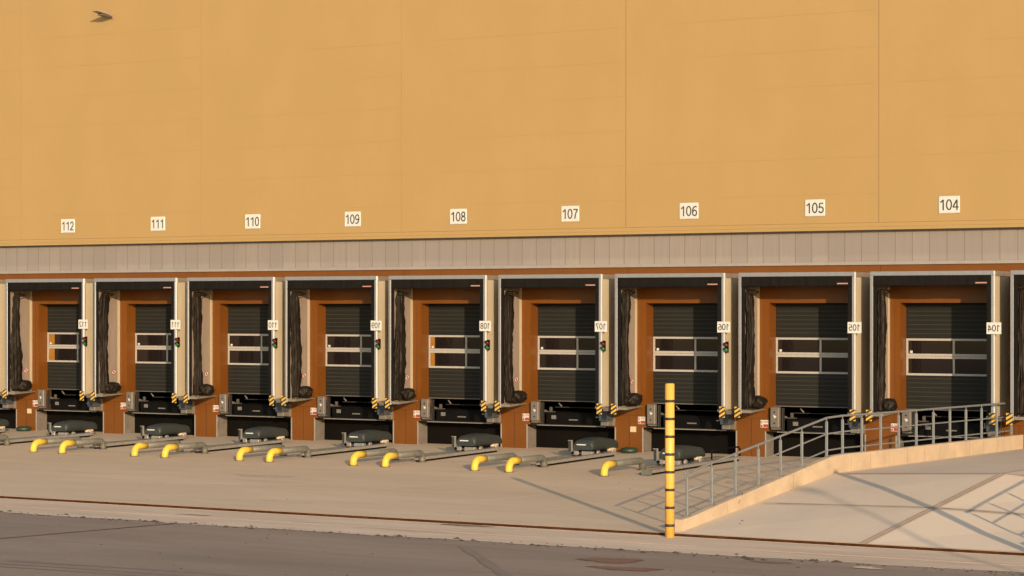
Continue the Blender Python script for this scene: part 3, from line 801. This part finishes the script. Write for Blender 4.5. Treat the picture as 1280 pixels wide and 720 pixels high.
    if not tube:
        m = MB(); m.tube([(X1 + 0.05, Y0 + 1.75, 0.03), (X1 + 0.05, Y0 + 1.75, 0.30), (X1 + 0.12, Y0 + 1.85, 0.34), (X1 + 0.12, Y0 + 3.2, 0.34), (X1 + 0.12, Y0 + 3.3, 0.28), (X1 + 0.12, Y0 + 3.3, 0.03)], 0.025, 'steel', 8); m.build('hoop', r)
    return r
for n in range(0, 7):
    r = short_guide(n - 0) if True else None
    who = 'bay ' + num(n)
    tag(r, 'short grey tube wheel guide with one yellow elbow, in the yard before bay %s' % num(n), 'wheel guide', 'short yellow ended wheel guides in the yard')
for n in range(-1, 7):
    r = long_guide(n, tube=(n != 6))
    if n == -1: lb = 'wheel lock rail with dark cover cut off by the left edge of the photo'
    elif n == 6: lb = 'open ended wheel lock rail without yellow elbow, behind the striped yellow bollard'
    else: lb = 'wheel lock rail with yellow elbow and dark cover standing before bay %s' % num(n)
    tag(r, lb, 'wheel lock guide', 'wheel lock rails in the yard')

# ------------------------------------------------------------------ ramp
def wx(y): return 15.5 + 0.04 * (y + 18)
YB = -11.2
def rz_left(y):   # along the wall
    return -0.275 + (y + 18.0) * (0.46 + 0.275) / (YB + 18.0) if y < YB else 0.46 - 0.0015 * (y - YB)
def rz_seam(y):
    return -0.275 + (y + 18.0) * (0.60 + 0.275) / (YB + 18.0) if y < YB else 0.60
def rz_right(y):
    return -0.285 + (y + 18.0) * (0.43 + 0.285) / (YB + 18.0) if y < YB else 0.43
def rzx(x, y):
    xl, xm, xr = wx(y) + 0.09, wx(y) + 3.92, wx(y) + 7.35
    if x <= xm: t = (x - xl) / (xm - xl); return rz_left(y) * (1 - t) + rz_seam(y) * t
    t = (x - xm) / (xr - xm); return rz_seam(y) * (1 - t) + rz_right(y) * t
mb = MB()
ys = [-18.02, -14.75, YB, -6.5, -0.02]
for a, b in zip(ys[:-1], ys[1:]):
    for k in range(2):
        def X(y, kk): return (wx(y) + 0.12, wx(y) + 3.92, wx(y) + 7.5)[kk]
        mb.poly([(X(a, k), a, rzx(X(a, k), a)), (X(a, k + 1), a, rzx(X(a, k + 1), a)), (X(b, k + 1), b, rzx(X(b, k + 1), b)), (X(b, k), b, rzx(X(b, k), b))], 'rampc')
tag(mb.build('ramp'), kind='structure')
mb = MB()
def jline(p, q, w, m='ramp_joint', n=12):
    dz = 0.004 if m == 'ramp_stain' else 0.008
    for i in range(n):
        a = (p[0] + (q[0] - p[0]) * i / n, p[1] + (q[1] - p[1]) * i / n); b = (p[0] + (q[0] - p[0]) * (i + 1) / n, p[1] + (q[1] - p[1]) * (i + 1) / n)
        dx, dy = b[0] - a[0], b[1] - a[1]; d = math.hypot(dx, dy); nx, ny = -dy / d * w / 2, dx / d * w / 2
        pts = [(a[0] - nx, a[1] - ny), (b[0] - nx, b[1] - ny), (b[0] + nx, b[1] + ny), (a[0] + nx, a[1] + ny)]
        mb.poly([(x, y, rzx(x, y) + dz) for x, y in pts], m)
jline((wx(-18) + 3.92, -17.98), (wx(YB) + 3.92, YB), 0.20, 'ramp_stain')
for off in (-0.045, 0.045): jline((wx(-18) + 3.92 + off, -17.98), (wx(YB) + 3.92 + off, YB), 0.035)
jline((wx(YB) + 3.92, YB), (wx(-1) + 3.92, -1), 0.04)
jline((wx(-14.75) + 0.3, -14.75), (wx(-14.75) + 7.2, -14.75), 0.22, 'ramp_stain')
jline((wx(YB) + 0.3, YB - 0.02), (wx(YB) + 7.2, YB - 0.02), 0.20, 'ramp_stain')
jline((wx(-14.75) + 0.6, -14.75), (wx(-14.75) + 7.2, -14.75), 0.05)
jline((wx(YB) + 0.5, YB - 0.02), (wx(YB) + 7.2, YB - 0.02), 0.05)
tag(mb.build('ramp_joint'), kind='structure')

def wall_top(y):
    pts = [(-18.05, -0.045), (-17.4, 0.0), (-16.35, 0.15), (-14.3, 0.42), (-12.2, 0.70), (-11.15, 0.84), (-10.5, 0.85), (-9.5, 0.84), (0, 0.80)]
    for (a, za), (b, zb) in zip(pts[:-1], pts[1:]):
        if y <= b: return za + (zb - za) * (y - a) / (b - a)
    return pts[-1][1]
def ramp_wall(off, name):
    r = empty(name, (0, 0, 0)); m = MB(); rings = []
    yy = [-17.82 + 0.25 * i for i in range(73)]; yy = [q for q in yy if q < -0.03] + [-0.03]
    for y in yy:
        x = wx(y) + off; z = wall_top(y); e = 0.012
        rings.append([(x + 0.005, y, -0.6), (x + 0.165, y, -0.6), (x + 0.165, y, z - e), (x + 0.165 - e, y, z), (x + 0.005 + e, y, z), (x + 0.005, y, z - e)])
    m.loft(rings, 'kerb', True); m.build('wall_body', r)
    m = MB(); y = -17.1
    if off == 0:
        for y in [-16.0, -13.1, -10.3, -9.3, -8.3, -7.3, -6.3, -5.4, -4.5, -3.6, -2.7, -1.8, -0.9]:
            x = wx(y); m.box(x + 0.163, x + 0.1675, y, y + 0.014, rz_left(y) + 0.006, wall_top(y) - 0.014, 'kerb_joint')
        m.build('wall_joint', r)
    return r
r = ramp_wall(0, 'ramp_wall'); tag(r, 'low sandy concrete wall along the left side of the ramp', 'ramp wall', 'ramp walls')
r = ramp_wall(7.15, 'ramp_wall'); tag(r, 'low sandy concrete wall along the far right side of the ramp', 'ramp wall', 'ramp walls')

def handrail(off):
    r = empty('handrail', (0, 0, 0)); H = 0.82
    ysP = [-17.38 + (-0.49 + 17.38) * i / 17 for i in range(18)]
    ysP[6] = -11.22
    yy = sorted(ysP)
    def P(y, h): return (wx(y) + off + 0.024, y, wall_top(y) + h)
    for y in yy:
        m = MB(); x, _, z = P(y, 0); x -= 0.024
        m.box(x - 0.004, x + 0.052, y - 0.02, y + 0.02, z, z + H - 0.075, 'rail', 0.006)
        m.tube([(x + 0.024, y, z + H - 0.08), (x + 0.024, y, z + H - 0.01)], 0.013, 'rail', 8)
        m.box(x + 0.006, x + 0.11, y - 0.06, y + 0.06, z - 0.002, z + 0.012, 'rail'); m.build('post', r)
    def sm(h, rad, name, y0, y1):
        pts = [P(y0, h)] + [P(y, h) for y in yy if y0 + 0.01 < y < y1 - 0.01] + [P(y1, h)]
        m = MB(); m.tube(pts, rad, 'rail', 12); m.build(name, r)
    sm(H, 0.024, 'top_rail', yy[0] - 0.10, -0.42)
    sm(0.475, 0.017, 'mid_rail', yy[0], -0.30); sm(0.12, 0.017, 'mid_rail', yy[0] + 0.9 if off == 0 else yy[0], -0.30)
    return r
r = handrail(0); tag(r, 'galvanised handrail on the low wall left of the ramp', 'handrail', 'ramp handrails')
r = handrail(7.15); tag(r, 'galvanised handrail on the low wall on the far right side of the ramp', 'handrail', 'ramp handrails')

def bollard(x, y, lb):
    z = gz(y) - 0.05; r = empty('bollard', (x, y, z)); R0 = 0.088; H = 2.90
    m = MB(); m.tube([(0, 0, -0.05), (0, 0, H - 0.015)], R0, 'bollard', 28); m.tube([(0, 0, H - 0.015), (0, 0, H)], [R0, R0 - 0.012], 'bollard', 28); m.build('post', r)
    for k in range(8):
        zz = 0.20 + k * 0.335
        m = MB(); m.tube([(0, 0, zz), (0, 0, zz + 0.050)], R0 + 0.004, 'blk', 28); m.build('band', r)
    tag(r, lb, 'bollard', 'tall striped bollards at the ramp foot')
bollard(15.65, -18.30, 'tall yellow bollard with eight thin black bands at the foot of the ramp wall')
bollard(22.95, -18.35, 'tall yellow bollard with black bands at the far right foot of the ramp')

# crack in the ramp wall
m = MB(); rr = random.Random(5)
yb = -15.55; x = wx(yb) + 0.1685
pts = [(yb, 0.12), (yb + 0.06, 0.17), (yb + 0.10, 0.23), (yb + 0.20, 0.27), (yb + 0.17, 0.33)]
for (a, za), (b, zb) in zip(pts[:-1], pts[1:]):
    m.poly([(x, a, za - 0.0), (x, b, zb), (x, b + 0.03, zb), (x, a + 0.035, za)], 'crack')
cr = m.build('wall_crack'); 
for o in COL.objects:
    if o.name == 'ramp_wall': cr.parent = o

mast = empty('lamp_mast', (38.4, -36.2, gz(-36.2)))
m = MB(); m.tube([(0, 0, 0), (0, 0, 0.3), (0, 0, 7.3)], [0.06, 0.06, 0.04], 'rail', 16); m.build('pole', mast)
m = MB(); m.box(-0.16, 0.16, -0.16, 0.16, 0.0, 0.03, 'rail'); m.build('base_plate', mast)
m = MB(); m.box(-0.35, 0.10, -0.14, 0.14, 7.25, 7.38, 'lampg', 0.03); m.build('lamp_head', mast)
tag(mast, 'tall galvanised lamp mast in the yard beyond the right edge of the photo', 'lamp mast')
# lamp post beyond the right edge whose soft shadow falls over the ramp
# ------------------------------------------------------------------ wall lamp
r = empty('wall_lamp', (-13.72, -0.14, 13.41))
m = MB(); m.box(-0.09, 0.11, -0.06, 0.0, -0.11, 0.10, 'lampg', 0.01); m.build('wall_mount', r)
m = MB()
m.loft([[(-0.10, -0.06, -0.06), (0.14, -0.06, -0.06), (0.14, -0.06, 0.07), (-0.10, -0.06, 0.07)],
        [(-0.22, -0.45, 0.00), (0.16, -0.45, 0.00), (0.16, -0.45, 0.09), (-0.22, -0.45, 0.09)],
        [(-0.20, -0.95, 0.07), (0.10, -0.95, 0.07), (0.10, -0.95, 0.105), (-0.20, -0.95, 0.105)]], 'lampg', True); m.build('hood', r)
m = MB()
m.loft([[(-0.08, -0.10, -0.085), (0.12, -0.10, -0.085), (0.12, -0.10, -0.062), (-0.08, -0.10, -0.062)],
        [(-0.18, -0.62, -0.045), (0.10, -0.62, -0.045), (0.10, -0.62, 0.012), (-0.18, -0.62, 0.012)]], 'lampd', True); m.build('lens', r)
r.scale = (0.80, 0.82, 0.92)
tag(r, 'grey wall lamp jutting from the top left of the ochre wall', 'wall lamp')

# ------------------------------------------------------------------ road marks
m = MB()
pts = interp((4.33, -24.5), (5.62, -20.6), 40, 0.02); stripe(m, pts, 0.11, 'tar', 0.006)
tag(m.build('tar_line'), kind='structure')
m = MB()
for off, w in ((0.0, 0.16), (0.42, 0.10), (0.75, 0.08)):
    pts = [(7.0 + 0.5 * i, -26.9 - off + 0.45 * math.sin(i / 9.0) - 0.02 * i) for i in range(26)]; stripe(m, pts, w, 'tyre_and_streak', 0.005)
pts = interp((13.0, -21.4), (16.2, -25.0), 16, 0.01); stripe(m, pts, 0.20, 'tyre_and_streak', 0.007)  # one wide faint dark streak across the asphalt
tag(m.build('tyre_and_streak'), kind='structure')
for i, (cxp, cyp, rx, ry, mm) in enumerate([(16.4, -22.0, 0.62, 0.28, 'rust_patch'), (17.2, -22.9, 0.55, 0.26, 'rust_patch'), (18.95, -20.95, 0.35, 0.10, 'tyre_and_streak')]):
    tag(blob(cxp, cyp, rx, ry, mm, 0.009 + 0.0005 * i, seed=i).build('road_stain'), kind='structure')
tag(blob(20.7, -20.95, 0.25, 0.13, 'strip', 0.011, seed=9).build('road_patch'), kind='structure')
# crumbs of dirt: one object
mb = MB(); rr = random.Random(11)
def crumb(x, y, z, s):
    a = rr.uniform(0, 3); pts = []
    for j in range(5):
        b = a + 2 * math.pi * j / 5; k = s * rr.uniform(0.5, 1.2); pts.append((x + k * math.cos(b) * 1.6, y + k * math.sin(b), z))
    top = (x, y, z + s * 0.5)
    for j in range(5): mb.poly([pts[j], pts[(j + 1) % 5], top], 'debris')
for i in range(380):
    x = rr.uniform(-6, 26); y = YR + rr.gauss(0, 0.12); crumb(x, y, gz(y) - 0.05, rr.uniform(0.01, 0.03) if rr.random() < 0.9 else rr.uniform(0.04, 0.07))
for i in range(120):
    x = rr.uniform(-4, 26); y = rr.uniform(-28, -21); crumb(x, y, gz(y) - 0.055, rr.uniform(0.008, 0.028))
for i in range(60):
    x = rr.uniform(-12, 15); y = rr.uniform(-18, -4); crumb(x, y, gz(y), rr.uniform(0.006, 0.02))
for (yy, dx) in ((-16.9, 0.9), (-16.6, 0.8)): crumb(wx(yy) + dx, yy, rzx(wx(yy) + dx, yy) + 0.002, 0.035)
tag(mb.build('dirt'), kind='stuff')
tag(blob(11.1, -18.30, 0.55, 0.14, 'oil', 0.004, base=-0.05, seed=4).build('drain_stain'), kind='structure')
tag(blob(4.9, -19.1, 0.5, 0.05, 'rust_patch', 0.003, base=-0.05, seed=6).build('paint_trace'), kind='structure')
for i, (a, b, rx, ry) in enumerate([(-2.0, -5.2, 0.5, 0.3), (3.4, -3.2, 0.6, 0.35), (9.0, -4.8, 0.35, 0.5), (0.6, -11.0, 0.9, 0.25), (12.1, -7.5, 0.5, 0.4)]):
    tag(blob(a, b, rx, ry, 'yard_stain', 0.0035 + 0.0002 * i, base=-0.004, seed=20 + i).build('yard_stain'), kind='structure')

# ------------------------------------------------------------------ light
w = bpy.data.worlds.new('World'); SC.world = w; w.use_nodes = True
nt = w.node_tree; bg = nt.nodes['Background']
sky = nt.nodes.new('ShaderNodeTexSky'); sky.sky_type = 'NISHITA'; sky.sun_disc = False
SDIR = Vector((0.96, -1.0, 0.283)).normalized()      # towards the sun
EL = math.asin(SDIR.z); AZ = math.atan2(SDIR.x, SDIR.y)
sky.sun_elevation = EL; sky.sun_rotation = AZ; sky.air_density = 1.2; sky.dust_density = 1.0
nt.links.new(sky.outputs[0], bg.inputs['Color']); bg.inputs['Strength'].default_value = 0.15
sun = bpy.data.lights.new('Sun', 'SUN'); sun.energy = 3.9; sun.angle = R(0.5); sun.color = (1.0, 0.71, 0.445)
so = bpy.data.objects.new('Sun', sun); COL.objects.link(so)
so.rotation_euler = SDIR.to_track_quat('Z', 'Y').to_euler(); so.location = (30, -40, 20)

# ------------------------------------------------------------------ camera
F = 2904.41; HOR = 388.57; ROLL = 0.0005; TH = R(31)
cam = bpy.data.cameras.new('Camera'); cam.sensor_width = 36; cam.lens = F * 36 / 1280; cam.shift_y = (HOR - 360) / 1280
cam.clip_end = 2000
co = bpy.data.objects.new('Camera', cam); COL.objects.link(co)
co.location = (35.6816, -57.4213, 3.945); co.rotation_euler = (R(90), 0, TH)
co.rotation_euler.rotate_axis('Z', ROLL)
SC.camera = co
SC.view_settings.view_transform = 'Standard'; SC.view_settings.look = 'None'
SC.view_settings.exposure = 0.66; SC.view_settings.gamma = 1
SC.render.resolution_x = 1024; SC.render.resolution_y = 576
